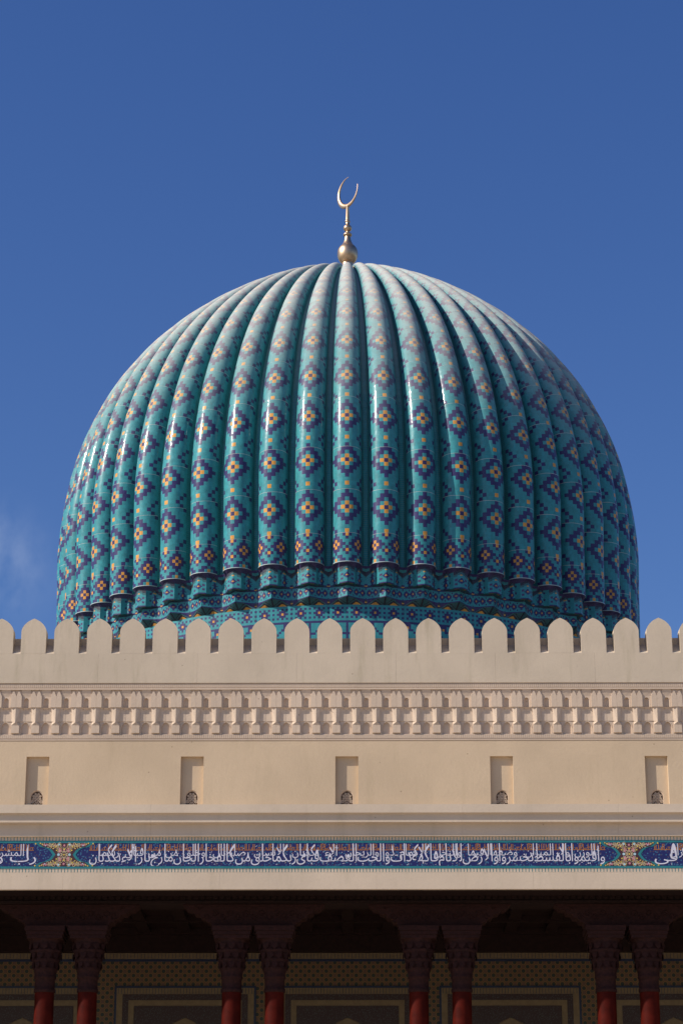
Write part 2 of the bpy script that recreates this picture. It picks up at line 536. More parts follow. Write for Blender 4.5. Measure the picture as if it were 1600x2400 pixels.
def flute_base(full):
    """grout bed behind the panels with the narrow mosaic strip of the valley on both sides"""
    mb = MB()
    n = 70
    s_end = row_s[-1]
    ss = [s_end * k / n for k in range(n + 1)]
    if full:
        mb.grid(lambda i, j: flute_pt(ss[j], -math.pi / 2 + math.pi * i / 14), 14, n, lambda i, j: TEAL if (i + j) % 5 else NAVY, True)
    else:
        mb.grid(lambda i, j: flute_pt(ss[j], -math.pi / 2 + math.pi * i / 44, 0.0004), 44, n, lambda i, j: (0.62, 0.66, 0.64), True)
    for sg in (-1, 1):
        def P(i, j):
            x, y, z = flute_pt(ss[j], sg * math.pi / 2)
            rc = math.hypot(x, y)
            rr = -flute_pt(ss[j], sg * math.pi / 2)[1]
            bx, by = rr * math.tan(BAY / 2) * sg, -rr
            t = (0, 0.10, 0.45, 0.93, 1.0)[i]
            q = 1 - (0, .018, .021, .022, .022)[i]
            return ((x + (bx - x) * t), (y + (by - y) * t) * q, z - (1 - q) * RD * at_s(ss[j])[0] * max(0.0, at_s(ss[j])[3]))
        mb.grid(P, 4, n, lambda i, j: (0.24, 0.33, 0.33) if i == 3 else jit(TEAL if i == 2 else (0.018, 0.22, 0.24)), False)  # valley sides in darker teal: the shade of the crease put into the colour
    return mb.mesh('flute', M['mosaic'], recalc=False)
base_front, base_back = flute_base(False), flute_base(True)
for n in range(-26, 26):
    front = abs(n) <= 13
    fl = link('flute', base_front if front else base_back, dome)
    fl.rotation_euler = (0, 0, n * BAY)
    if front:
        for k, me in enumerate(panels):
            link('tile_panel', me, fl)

# ---- muqarnas cells under each flute
UL = [-.5, -.4375, -.375, -.315, -.255, -.2, -.1, 0, .1, .2, .255, .315, .375, .4375, .5]
def lerp_tab(tab, u):
    u = abs(u)
    for (u0, v0), (u1, v1) in zip(tab, tab[1:]):
        if u0 <= u <= u1:
            return v0 + (v1 - v0) * (u - u0) / (u1 - u0)
    return tab[-1][1]
def arc_r(u):
    x = abs(u) * BAY
    return 1.0 - RHO + math.sqrt(max(0, RHO ** 2 - x * x)) if x < RHO else 1.0 - RHO
L0 = [(arc_r(u), 2.318) for u in UL]
r1 = [(0, .991), (.1, .987), (.2, .982), (.255, .963), (.315, .960), (.375, .950), (.5, .945)]
z1 = [(0, 2.3140), (.1, 2.3105), (.2, 2.3055), (.255, 2.3065), (.315, 2.3110), (.375, 2.3060), (.4375, 2.304), (.5, 2.302)]
L1 = [(lerp_tab(r1, u), lerp_tab(z1, u)) for u in UL]
L2 = [(lerp_tab(r1, u), lerp_tab([(0, 2.2545), (.2, 2.2530), (.255, 2.2560), (.5, 2.2545)], u)) for u in UL]
r3 = [(0, .972), (.1, .9640), (.2, .9560), (.255, .9520), (.375, .9475), (.5, .9448)]
L3 = [(lerp_tab(r3, u), lerp_tab([(0, 2.2540), (.2, 2.2525), (.255, 2.2550), (.5, 2.2535)], u)) for u in UL]
L4 = [(lerp_tab(r3, u), lerp_tab([(0, 2.2165), (.255, 2.2145), (.5, 2.2120)], u)) for u in UL]
L5 = [(.943, 2.1975) for u in UL]
def cyl(u, r, z):
    # straight chords inside a bay
    return (r * math.sin(u * BAY) * RD, -r * math.cos(u * BAY) * RD, z * RD)
def loft(mb, A, B, colfn, nx=2, ny=8):
    for k in range(len(UL) - 1):
        def P(i, j):
            t, q = i / nx, j / ny
            u = UL[k] + (UL[k + 1] - UL[k]) * t
            ra = A[k][0] + (A[k + 1][0] - A[k][0]) * t; za = A[k][1] + (A[k + 1][1] - A[k][1]) * t
            rb = B[k][0] + (B[k + 1][0] - B[k][0]) * t; zb = B[k][1] + (B[k + 1][1] - B[k][1]) * t
            return cyl(u, ra + (rb - ra) * q, za + (zb - za) * q)
        def cf(i, j):
            u = UL[k] + (UL[k + 1] - UL[k]) * (i + .5) / nx
            return jit(colfn(u, (j + .5) / ny), 0.06)
        mb.grid(P, nx, ny, cf)
def flower(du, dv):
    d = abs(du) + abs(dv)
    return GOLD if d < .55 else NAVY if d < 2.1 else None
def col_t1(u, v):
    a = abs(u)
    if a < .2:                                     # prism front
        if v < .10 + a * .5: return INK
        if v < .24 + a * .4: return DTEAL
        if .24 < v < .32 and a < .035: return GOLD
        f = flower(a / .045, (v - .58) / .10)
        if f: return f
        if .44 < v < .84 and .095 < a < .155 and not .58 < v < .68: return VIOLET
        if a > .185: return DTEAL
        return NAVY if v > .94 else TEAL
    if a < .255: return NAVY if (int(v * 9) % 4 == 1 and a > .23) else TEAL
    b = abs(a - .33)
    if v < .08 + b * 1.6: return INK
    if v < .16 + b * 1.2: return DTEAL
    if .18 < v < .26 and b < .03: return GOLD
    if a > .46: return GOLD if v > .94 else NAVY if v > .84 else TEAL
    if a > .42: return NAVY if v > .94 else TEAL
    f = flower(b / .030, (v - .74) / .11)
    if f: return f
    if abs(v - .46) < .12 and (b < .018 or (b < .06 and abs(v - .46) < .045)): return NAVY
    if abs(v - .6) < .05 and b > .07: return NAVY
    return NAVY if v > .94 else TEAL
def col_t2(u, v):
    a = abs(u)
    if v > .94 or v < .05: return NAVY
    for ca, cv in ((.075, .48), (.41, .50), (.245, .5)):
        f = flower((a - ca) / .042, (v - cv) / .150)
        if f: return f
    if (.145 < a < .175 or .315 < a < .345) and (.12 < v < .28 or .72 < v < .88): return NAVY
    if a > .48: return GOLD if (v < .10 or v > .93) else NAVY if v < .22 or v > .85 else TEAL
    return TEAL
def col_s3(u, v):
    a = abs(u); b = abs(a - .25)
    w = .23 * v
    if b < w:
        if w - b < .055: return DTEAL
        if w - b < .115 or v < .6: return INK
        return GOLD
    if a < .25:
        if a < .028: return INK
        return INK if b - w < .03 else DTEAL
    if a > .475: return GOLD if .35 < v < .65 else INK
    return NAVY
cell = MB()
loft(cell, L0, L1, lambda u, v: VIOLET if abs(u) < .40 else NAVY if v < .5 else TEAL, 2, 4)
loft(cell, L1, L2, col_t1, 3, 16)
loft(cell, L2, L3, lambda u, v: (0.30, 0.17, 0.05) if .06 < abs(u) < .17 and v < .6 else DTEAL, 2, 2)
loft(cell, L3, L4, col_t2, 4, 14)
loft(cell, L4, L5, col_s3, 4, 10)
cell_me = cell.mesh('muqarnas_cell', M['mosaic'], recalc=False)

def drum_mesh():
    mb = MB()
    zt, z1_, z2, zb = 2.1975, 2.1472, 2.1400, 2.080
    us = [-.5] + [(k + .5) / 16 for k in range(-8, 8)] + [.5]
    z_rows = [zt + (z1_ - zt) * k / 7 for k in range(8)] + [z2] + [z2 + (zb - z2) * k / 8 for k in range(1, 9)] + [1.62]
    def cf(i, j):
        k = i - 8
        a = abs(k)
        if j < 7:
            dk, dj = abs(a - 4), abs(j - 3)
            if dk == 0 and dj == 0: return GOLD
            if (dk <= 1 and dj <= 1) or dk + dj == 2 and (dk == 0 or dj == 0): return NAVY
            return NAVY if a % 2 == 0 and j in (1, 3, 5) else TEAL
        if j == 7: return NAVY
        r = j - 8
        if r > 7: return TEAL
        if a == 0: return NAVY
        if a == 1 and r == 4: return NAVY
        if r == 0: return NAVY if a > 4 else TEAL
        if a in (6, 7) and r == 1: return GOLD if a == 6 else NAVY
        if a == 5 and r in (1, 2): return NAVY
        if (a + r) % 5 == 1 and a > 1: return NAVY
        return TEAL
    mb.grid(lambda i, j: cyl(us[i] * 0.996, .943, z_rows[j]), 17, len(z_rows) - 1, lambda i, j: jit(cf(i, j), .06))
    return mb.mesh('drum_panel', M['mosaic'], recalc=False)
drum_me = drum_mesh()
core = MB(); core.lathe([(0.939 * RD, 1.6 * RD), (0.939 * RD, 2.30 * RD)], 104)
link('drum_core', core.mesh('drum_core', M['grout']), dome)
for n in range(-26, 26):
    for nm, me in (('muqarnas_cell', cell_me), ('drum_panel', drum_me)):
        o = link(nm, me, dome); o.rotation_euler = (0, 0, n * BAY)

# ---- finial
fin = link('finial', None, dome, label='bronze finial with stacked balls and open crescent')
fin.location = (0, 0, 0)
def zl(z): return z - DC[2]
def lathe_part(name, prof, n=40):
    mb = MB(); mb.lathe([(r, zl(z)) for r, z in prof], n)
    return link(name, mb.mesh(name, M['gold']), fin)
def ball(zc, r, h, z0, z1, n=14):
    out = []
    for k in range(n + 1):
        z = z0 + (z1 - z0) * k / n
        out.append((r * math.sqrt(max(0.0, 1 - ((z - zc) / h) ** 2)), z))
    return out
lathe_part('finial_base', [(1.0, 35.70), (0.70, 35.98), (0.40, 36.14), (0.22, 36.28), (0.185, 36.42), (0.185, 36.57)])
body = [(0.185, 36.57), (0.225, 36.605), (0.268, 36.655), (0.31, 36.73), (0.338, 36.82), (0.346, 36.92), (0.338, 37.02), (0.31, 37.11), (0.262, 37.18), (0.205, 37.24), (0.165, 37.30), (0.135, 37.37), (0.112, 37.45), (0.098, 37.53), (0.092, 37.585)]
lathe_part('finial_ball', body)
lathe_part('collar', [(0.092, 37.585), (0.13, 37.595), (0.148, 37.625), (0.146, 37.655), (0.12, 37.685), (0.07, 37.70), (0.052, 37.715), (0.052, 37.765)])
lathe_part('upper_ball', [(0.052, 37.765)] + ball(37.885, .142, .128, 37.772, 37.995) + [(0.062, 38.0), (0.066, 38.10)])
lathe_part('ring', [(0.066, 38.10), (0.086, 38.115), (0.09, 38.14), (0.078, 38.165), (0.07, 38.185)])
lathe_part('spire', [(0.07, 38.185), (0.072, 38.20), (0.050, 38.72), (0.056, 38.735), (0.04, 38.76), (0.0, 38.765)])
mb = MB()
path = []
t0, t1 = math.radians(84), math.radians(370)
rc = 0.555
for k in range(61):
    q = k / 60
    t = t0 + (t1 - t0) * q
    w = 0.5 * (0.020 + 0.160 * math.sin(math.pi * q) ** 1.6)
    rad = Vector((math.cos(t), 0, math.sin(t)))
    p = rad * (rc + 0.02 - w) 
    path.append((p, rad, Vector((0, 1, 0)), w, 0.007 + 0.045 * math.sin(math.pi * q)))
mb.sweep(path, 10)
mb.poly([tuple(mb.v[i]) for i in range(10)]); mb.poly([tuple(v) for v in mb.v[-20:-10]])
cr = link('crescent', mb.mesh('crescent', M['gold']), fin)
cr.location = (0, 0, zl(39.235))
cr.rotation_euler = (0, 0, math.radians(-53))

# ================================================================== FACADE
XW = 22.0
YP = 55.60            # parapet face
YN = 55.72            # wall face with the niches
YB = 55.85            # inscription face

# ---- crenellated parapet
parapet = link('crenellated_parapet', None, label='pale stone parapet with a row of pointed battlements below the dome', cat='parapet')
mb = MB()
sec = [(YP, 17.168), (YP, 17.908), (YP + .33, 18.20), (YP + .352, 18.20), (YP + .352, 18.385), (YP + .65, 18.385), (YP + .65, 17.17)]
plen = 2.4
mb.prism_yz(sec, -plen / 2 + .0012, plen / 2 - .0012)
pm = mb.mesh('parapet_panel', M['parapet'])
for k in range(-9, 10):
    o = link('parapet_panel', pm, parapet); o.location = (k * plen, 0, 0)
hw, zs, zsh, za = 0.303, 17.908, 18.435, 18.794
AR = [(1, 1), (.997, .90), (.975, .78), (.94, .69), (.88, .59), (.80, .485), (.70, .385), (.58, .285), (.46, .20), (.34, .14), (.22, .085), (.11, .04), (0, 0)]
arc = [(x * hw, za - d * (za - zsh)) for x, d in AR]
out = [(-hw, zs), (hw, zs)] + arc + [(-x, z) for x, z in reversed(arc[:-1])]
mb = MB(); mb.prism_xz(out, YP, YP + .33)
mm = mb.mesh('merlon', M['parapet'])
for k in range(-16, 16):
    o = link('merlon', mm, parapet)
    o.location = ((k + .5) * .7985 + random.uniform(-.003, .003), random.uniform(-.002, 0.0), 0)

# ---- muqarnas frieze
frieze = link('muqarnas_frieze', None, label='carved stone honeycomb frieze running under the battlements', cat='frieze')
MW = 0.4815
H2 = MW / 2
def arch_top(x, w, z0, h):
    """pointed arch height at offset x"""
    q = min(1, abs(x) / w)
    return z0 + h * (1 - q ** 1.7) ** .62
def fz(z): return z if z > 16.568 else 16.568 + (z - 16.568) * 1.130
def frieze_unit():
    mb = MB()
    J = .0013
    # bead strips
    for (zz0, zz1, yf, yb) in ((17.055, 17.150, -.405, -.39), ):
        for k in range(10):
            x0 = -H2 + MW * k / 10
            mb.box(x0 + .005, x0 + MW / 10 - .005, yf, yb, zz0, zz1)
    mb.box(-H2, H2, -.392, .1, 17.003, 17.18)
    mb.box(-H2, H2, -.412, -.393, 17.003, 17.043)
    mb.box(-H2, H2, -.410, -.391, 17.156, 17.169)
    # tier 1
    zp = 16.845
    for s in (-1, 1):
        X = lambda v: s * v
        e = H2 - J
        mb.poly([(X(.108), -.38, 16.57), (X(e), -.38, 16.57), (X(e), -.38, zp), (X(.108), -.38, zp)])
        mb.poly([(X(.108), -.38, zp), (X(e), -.38, zp), (X(.178), -.38, 17.003)])
        mb.poly([(X(e), -.38, zp), (X(e), -.29, zp + .02), (X(.178), -.29, 17.003), (X(.178), -.38, 17.003)])
        mb.poly([(X(.108), -.38, zp), (X(.178), -.38, 17.003), (X(.178), -.29, 17.003), (X(.108), -.29, zp + .02)])
        mb.poly([(X(.108), -.325, zp), (X(H2), -.325, zp), (X(H2), -.325, 17.003), (X(.108), -.325, 17.003)])
        mb.poly([(X(.108), -.38, 16.57), (X(.108), -.38, zp), (X(.108), -.24, zp), (X(.108), -.24, 16.57)])
        mb.poly([(X(e), -.38, 16.57), (X(e), -.20, 16.57), (X(e), -.20, zp), (X(e), -.38, zp)])
        mb.poly([(X(.108), -.38, 16.57), (X(.108), -.2, 16.57), (X(e), -.2, 16.57), (X(e), -.38, 16.57)])
    # recess with a small concave arched niche
    w = .064
    def at1(x): return arch_top(x, w, 16.735, .075)
    nn = 10
    th = [math.pi * (1 - k / nn) for k in range(nn + 1)]
    xs = [w * math.cos(t) for t in th]
    ds = [-.30 + .15 * math.sin(t) for t in th]
    for s in (-1, 1):
        mb.poly([(s * .108, -.30, 16.57), (s * w, -.30, 16.57), (s * w, -.30, 16.845), (s * .108, -.30, 16.845)])
    for (xa, da), (xb, db) in zip(list(zip(xs, ds)), list(zip(xs, ds))[1:]):
        mb.poly([(xa, -.30, at1(xa)), (xb, -.30, at1(xb)), (xb, -.30, 16.845), (xa, -.30, 16.845)])
        mb.poly([(xa, da, 16.52), (xb, db, 16.52), (xb, db, at1(xb)), (xa, da, at1(xa))])
        mb.poly([(xa, da, at1(xa)), (xb, db, at1(xb)), (xb, -.30, at1(xb)), (xa, -.30, at1(xa))])
    # house-shaped hood over the recess, leaning outwards
    for s in (-1, 1):
        mb.poly([(0, -.30, 16.845), (s * .108, -.30, 16.845), (s * .108, -.335, 16.92), (0, -.385, 17.003)])
        mb.poly([(s * .108, -.335, 16.92), (s * .108, -.385, 17.003), (0, -.385, 17.003)])
    # tier 2: zigzag prisms
    e = H2 - J
    for s in (-1, 1):
        A = (s * e, -.355); B = (s * .140, -.225); C = (s * .0015, -.205)
        zt, zb = 16.47, 16.275
        mb.poly([(A[0], A[1], 16.568), (B[0], B[1] - .06, 16.568), (B[0], B[1], zt), (B[0], B[1], zb), (A[0], A[1], zb - .035)])
        mb.poly([(B[0], B[1], zt), (C[0], C[1], zt + .055), (C[0], C[1], zb), (B[0], B[1], zb)])
        mb.poly([(B[0], B[1] - .06, 16.568), (C[0], C[1] - .12, 16.568), (C[0], C[1], zt + .055), (B[0], B[1], zt)])
        mb.poly([(A[0], A[1], zb - .035), (B[0], B[1], zb), (B[0], -.05, zb), (A[0], -.05, zb - .035)])
        mb.poly([(B[0], B[1], zb), (C[0], C[1], zb), (C[0], -.05, zb), (B[0], -.05, zb)])
        mb.poly([(C[0], C[1], 16.5), (C[0], C[1], zb), (C[0], -.05, zb), (C[0], -.05, 16.5)])
        mb.poly([(A[0], A[1], 16.56), (A[0], A[1], zb - .035), (A[0], -.05, zb - .035), (A[0], -.05, 16.56)])
    # tier 3: blocks and pointed arches
    n3 = len(mb.v)
    for s in (-1, 1):
        x0, x1 = .147, H2 - J
        X = lambda v: s * v
        mb.poly([(X(x0), -.17, 16.02), (X(x1), -.17, 16.02), (X(x1), -.17, 16.19), (X(x0), -.17, 16.19)])
        mb.poly([(X(x0), -.17, 16.19), (X(x1), -.17, 16.19), (X(x1), -.26, 16.25)])
        mb.poly([(X(x0), -.17, 16.19), (X(x1), -.26, 16.25), (X(x0), -.06, 16.265)])
        mb.poly([(X(x0), -.17, 16.02), (X(x0), -.17, 16.19), (X(x0), -.06, 16.265), (X(x0), -.06, 16.02)])
        mb.poly([(X(x0), -.17, 16.02), (X(x1), -.17, 16.02), (X(x1), -.02, 16.00), (X(x0), -.02, 16.00)])
    w = .104
    def at3(x): return arch_top(x, w, 16.13, .135)
    xs = [-w + 2 * w * k / 12 for k in range(13)]
    for s in (-1, 1):
        mb.poly([(s * w, -.07, 15.996), (s * .147, -.07, 15.996), (s * .147, -.07, 16.275), (s * w, -.07, 16.275)])
        mb.poly([(s * w, -.07, 15.996), (s * w, .03, 15.996), (s * w, .03, 16.13), (s * w, -.07, 16.13)])
    for xa, xb in zip(xs, xs[1:]):
        mb.poly([(xa, -.07, at3(xa)), (xb, -.07, at3(xb)), (xb, -.07, 16.275), (xa, -.07, 16.275)])
        mb.poly([(xa, -.07, at3(xa)), (xb, -.07, at3(xb)), (xb, .03, at3(xb)), (xa, .03, at3(xa))])
        mb.poly([(xa, .03, 15.996), (xb, .03, 15.996), (xb, .03, at3(xb)), (xa, .03, at3(xa))])
    # raised rim of the arch
    ri = [(x * 1.12, at3(x) + .012) for x in xs]
    for (xa, z_a), (xb, z_b) in zip(ri, ri[1:]):
        mb.poly([(xa, -.082, z_a), (xb, -.082, z_b), (xb * .9, -.082, z_b - .020), (xa * .9, -.082, z_a - .020)])
        mb.poly([(xa, -.082, z_a), (xb, -.082, z_b), (xb, -.07, z_b), (xa, -.07, z_a)])
    n4 = len(mb.v)
    mb.box(-H2, H2, .12, .15, 15.9, 17.1)
    mb.v = [(x, y if i >= n4 else -.042 + (y + .17) * .40 if i >= n3 else -.095 + (y + .40) * .43 if y > -.388 else -.095 + (y + .40), fz(z)) for i, (x, y, z) in enumerate(mb.v)]
    for k in range(10):
        x0 = -H2 + MW * k / 10
        mb.box(x0 + .004, x0 + MW / 10 - .004, -.016, -.006, fz(15.905), fz(15.985))
    mb.box(-H2, H2, -.006, .1, fz(15.862), fz(15.996))
    mb.box(-H2, H2, -.012, -.006, fz(15.862), fz(15.885))
    return mb.mesh('frieze_unit', M['frieze'], recalc=False)
fu = frieze_unit()
for k in range(-26, 27):
    o = link('frieze_unit', fu, frieze); o.location = (k * MW, YN, 0)
mb = MB()
for s in (-1, 1):
    mb.box(*sorted((s * 26.5 * MW, s * XW)), YN - .09, YN + .1, 15.771, 17.167)
link('plain_end', mb.mesh('plain_end', M['frieze']), frieze)

# ---- wall with niches
wall = link('facade_wall', None, label='plain yellow limestone wall with small recessed niches under the carved frieze', cat='wall')
NP, NWD, ND = 3.69, .545, .10
niches = [k * NP + .01 for k in range(-4, 5)]
mb = MB()
z0, z1n, zt = 14.05, 15.376, 15.770
edges = [-XW]
for c in niches: edges += [c - NWD / 2, c + NWD / 2]
edges.append(XW)
for i in range(0, len(edges), 2):
    mb.poly([(edges[i], YN, z0), (edges[i + 1], YN, z0), (edges[i + 1], YN, zt), (edges[i], YN, zt)])
for c in niches:
    a_, b_ = c - NWD / 2, c + NWD / 2
    mb.poly([(a_, YN, z1n), (b_, YN, z1n), (b_, YN, zt), (a_, YN, zt)])
mb.poly([(-XW, YN + .45, z0), (XW, YN + .45, z0), (XW, YN + .45, 17.1), (-XW, YN + .45, 17.1)])
mb.poly([(-XW, YN + .001, zt - .001), (XW, YN + .001, zt - .001), (XW, YN + .45, zt - .001), (-XW, YN + .45, zt - .001)])
link('wall_face', mb.mesh('wall_face', M['plaster'], recalc=False), wall)
# one niche lining, with its carved grille
mb = MB(); a_, b_ = -NWD / 2, NWD / 2
mb.poly([(a_, YN, z0), (a_, YN, z1n), (a_, YN + ND, z1n), (a_, YN + ND, z0)])
mb.poly([(b_, YN, z0), (b_, YN, z1n), (b_, YN + ND, z1n), (b_, YN + ND, z0)])
mb.poly([(a_, YN, z1n), (b_, YN, z1n), (b_, YN + ND, z1n), (a_, YN + ND, z1n)])
gw, gz, gh = .152, 14.452, .125
def gt(x): return arch_top(x, gw, gz, gh)
xs = [-gw + 2 * gw * k / 16 for k in range(17)]
yb = YN + ND
for xa, xb in zip(xs, xs[1:]):
    mb.poly([(xa, yb, gt(xa)), (xb, yb, gt(xb)), (xb, yb, z1n), (xa, yb, z1n)])
    mb.poly([(xa, yb, gt(xa)), (xb, yb, gt(xb)), (xb, yb + .05, gt(xb)), (xa, yb + .05, gt(xa))])
for s in (-1, 1):
    mb.poly([(s * gw, yb, z0), (s * b_, yb, z0), (s * b_, yb, z1n), (s * gw, yb, z1n)])
    mb.poly([(s * gw, yb, z0), (s * gw, yb, gz), (s * gw, yb + .05, gz), (s * gw, yb + .05, z0)])
niche_me = mb.mesh('niche', M['plaster'], recalc=False)
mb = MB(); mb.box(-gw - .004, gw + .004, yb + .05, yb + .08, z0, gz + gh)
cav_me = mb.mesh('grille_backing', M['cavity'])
# carved rosette tracery
mb = MB()
def annulus(cx, cz, r0, r1, n=20, y=yb + .018, a0=0, a1=2 * math.pi):
    for k in range(n):
        t, u = a0 + (a1 - a0) * k / n, a0 + (a1 - a0) * (k + 1) / n
        q = [(cx + r * math.cos(w_), cz + r * math.sin(w_)) for r, w_ in ((r0, t), (r1, t), (r1, u), (r0, u))]
        mb.prism_xz(q, y, y + .03)
cz = 14.407
annulus(0, cz, .030, .043); annulus(0, cz, .012, .021, 10)
for k in range(8):
    t = math.pi * k / 4
    annulus(.068 * math.cos(t), cz + .068 * math.sin(t), .014, .024, 8)
    annulus(.098 * math.cos(t + .39), cz + .098 * math.sin(t + .39), .010, .020, 8)
for s in (-1, 1):
    annulus(s * .10, cz - .105, .028, .040, 14); annulus(s * .10, cz - .105, .008, .018, 8)
    mb.prism_xz([(s * .136, z0), (s * .152, z0), (s * .152, gz), (s * .136, gz)][::s], yb + .018, yb + .05)
for xa, xb in zip(xs, xs[1:]):
    mb.prism_xz([(xa * .89, gt(xa) - .020), (xb * .89, gt(xb) - .020), (xb, gt(xb)), (xa, gt(xa))], yb + .020, yb + .05)
annulus(0, cz - .17, .045, .058, 16); annulus(0, cz - .17, .02, .03, 12)
tr_me = mb.mesh('tracery', M['frieze'])
for c in niches:
    o = link('niche', niche_me, wall); o.location = (c, 0, 0)
    for nm, me in (('grille_backing', cav_me), ('tracery', tr_me)):
        link(nm, me, o)

# ---- ledge cornice above the inscription
cornice = link('cornice', None, label='stepped stone ledge shading the inscription band', cat='cornice')
sec = [(YN + .12, 14.235), (YB - .278, 14.176), (YB - .278, 13.975), (YB - .20, 13.952), (YB - .20, 13.765), (YB - .05, 13.752), (YB - .05, 13.475), (YB - .065, 13.472), (YB - .065, 13.458), (YN + .45, 13.458), (YN + .45, 14.235)]
mb = MB(); mb.prism_yz(sec, -NP / 2 + .0012, NP / 2 - .0012)
cs = mb.mesh('cornice_slab', M['stone'])
for k in range(-6, 7):
    o = link('cornice_slab', cs, cornice); o.location = (k * NP + .9, 0, 0)

# ---- inscription band
band = link('inscription_band', None, label='navy tile band of white Arabic calligraphy across the portico front', cat='inscription')
mb = MB(); mb.box(-XW, XW, YB, YB + .5, 12.60, 13.457)
link('band_backing', mb.mesh('band_backing', M['stone']), band)
mb = MB(); mb.box(-XW, XW, YB - .004, YB, 12.749, 13.309)
link('tile_ground', mb.mesh('tile_ground', M['navy_ground']), band)
for za_, zb_ in ((13.309, 13.362), (12.697, 12.749)):
    mb = MB(); mb.box(-XW, XW, YB - .010, YB, za_, zb_)
    link('border_strip', mb.mesh('border_strip', M['teal']), band)
for za_, zb_ in ((13.366, 13.45), (12.612, 12.693)):
    mb = MB()
    x = -13.0
    while x < 13.0:
        mb.box(x, x + .0125, YB - .003, YB, za_, zb_)
        x += .0765
    link('tick_inlay', mb.mesh('tick_inlay', M['teal']), band, kind='stuff')

def form(ch, f):
    try: return UD.lookup(UD.name(ch) + ' ' + f + ' FORM')
    except KeyError: return ch
def shape(w):
    nj = 'اأإآدذرزوؤةىء'
    out = []; i = 0; prev = False
    while i < len(w):
        ch = w[i]
        if ch == 'ل' and i + 1 < len(w) and w[i + 1] in 'اأإآ':
            nm = {'ا': 'ALEF', 'أ': 'ALEF WITH HAMZA ABOVE', 'إ': 'ALEF WITH HAMZA BELOW', 'آ': 'ALEF WITH MADDA ABOVE'}[w[i + 1]]
            out.append(UD.lookup('ARABIC LIGATURE LAM WITH ' + nm + (' FINAL' if prev else ' ISOLATED') + ' FORM')); prev = False; i += 2; continue
        nxt = i + 1 < len(w) and ch not in nj and w[i + 1] != 'ء'
        out.append(form(ch, 'MEDIAL' if prev and nxt else 'FINAL' if prev else 'INITIAL' if nxt else 'ISOLATED')); prev = nxt; i += 1
    return ''.join(reversed(out))
_cache = {}
_wi = 0
def word_geo(w):
    if w in _cache: return _cache[w]
    c = bpy.data.curves.new('lettering', 'FONT'); c.body = shape(w); c.size = 1; c.resolution_u = 2; c.offset = 0.001
    o = bpy.data.objects.new('lettering', c); COL.objects.link(o)
    bpy.context.view_layer.update()
    me = o.evaluated_get(bpy.context.evaluated_depsgraph_get()).to_mesh()
    V = [(v.co.x, v.co.y) for v in me.vertices]; F = [tuple(p.vertices) for p in me.polygons]
    # islands: merge coincident points so a letter stroke is one island
    par = list(range(len(V)))
    def fd(i):
        while par[i] != i: par[i] = par[par[i]]; i = par[i]
        return i
    for f in F:
        for q in f[1:]: par[fd(q)] = fd(f[0])
    low = {}
    for i, (x, y) in enumerate(V):
        r = fd(i); low[r] = min(low.get(r, 9), y)
    ids = {}
    isl = [(low[fd(i)], ids.setdefault(fd(i), len(ids))) for i in range(len(V))]
    bpy.data.objects.remove(o); bpy.data.curves.remove(c)
    _cache[w] = (V, F, isl)
    return _cache[w]
def put_word(w, xc, width, zb, sc, ztop, y):
    V, F, isl = word_geo(w)
    x0, x1 = min(p[0] for p in V), max(p[0] for p in V)
    kx = width / (x1 - x0)
    kx = min(kx, sc * 1.5)
    ymax = max(p[1] for p, (l, _) in zip(V, isl) if l < .3)
    ks = max(1.0, ((ztop - zb) / sc - .34) / max(.05, ymax - .34))
    vs = []
    global _wi
    _wi = (_wi + 1) % 6
    y -= .0004 * _wi
    for (x, yy), (l, q) in zip(V, isl):
        h = yy
        if l < .3 and yy > .34: h = .34 + (yy - .34) * ks
        z = zb + h * sc
        z = max(12.762, z)
        vs.append((xc + (x - (x0 + x1) / 2) * kx, y - .00005 * q, min(z, 13.296)))
    me = bpy.data.meshes.new('calligraphy_word'); me.from_pydata(vs, [], F); me.materials.append(M['white']); me.update()
    link('calligraphy_word', me, band)
def run_text(words, xr, xl):
    """words right to left between xr and xl, alternately on the lower and the upper line"""
    for row in (0, 1):
        ws = words[row::2]
        nat = [max(p[0] for p in word_geo(w)[0]) - min(p[0] for p in word_geo(w)[0]) + .12 for w in ws]
        off = (xr - xl) / max(1, len(words)) * .5 * row
        k = (xr - xl - 2 * off) / sum(nat)
        x = xr - off
        for w, n_ in zip(ws, nat):
            if row == 0: put_word(w, x - n_ * k / 2, (n_ - .06) * k, 12.862, .325, 13.29, YB - .0085)
            else: put_word(w, x - n_ * k / 2, (n_ - .12) * min(k, .25), 13.00, .235, 13.285, YB - .0075)
            x -= n_ * k
main = 'وأقيموا الوزن بالقسط ولا تخسروا الميزان والأرض وضعها للأنام فيها فاكهة والنخل ذات الأكمام والحب ذو العصف والريحان فبأي آلاء ربكما تكذبان خلق الإنسان من صلصال كالفخار وخلق الجان من مارج من نار فبأي آلاء ربكما تكذبان'.split()
run_text(main, 6.10, -6.08)
run_text('رب المشرقين ورب المغربين فبأي آلاء ربكما تكذبان'.split(), -7.25, -11.2)
run_text('والسماء رفعها ووضع الميزان ألا تطغوا في الميزان'.split(), 11.3, 7.20)

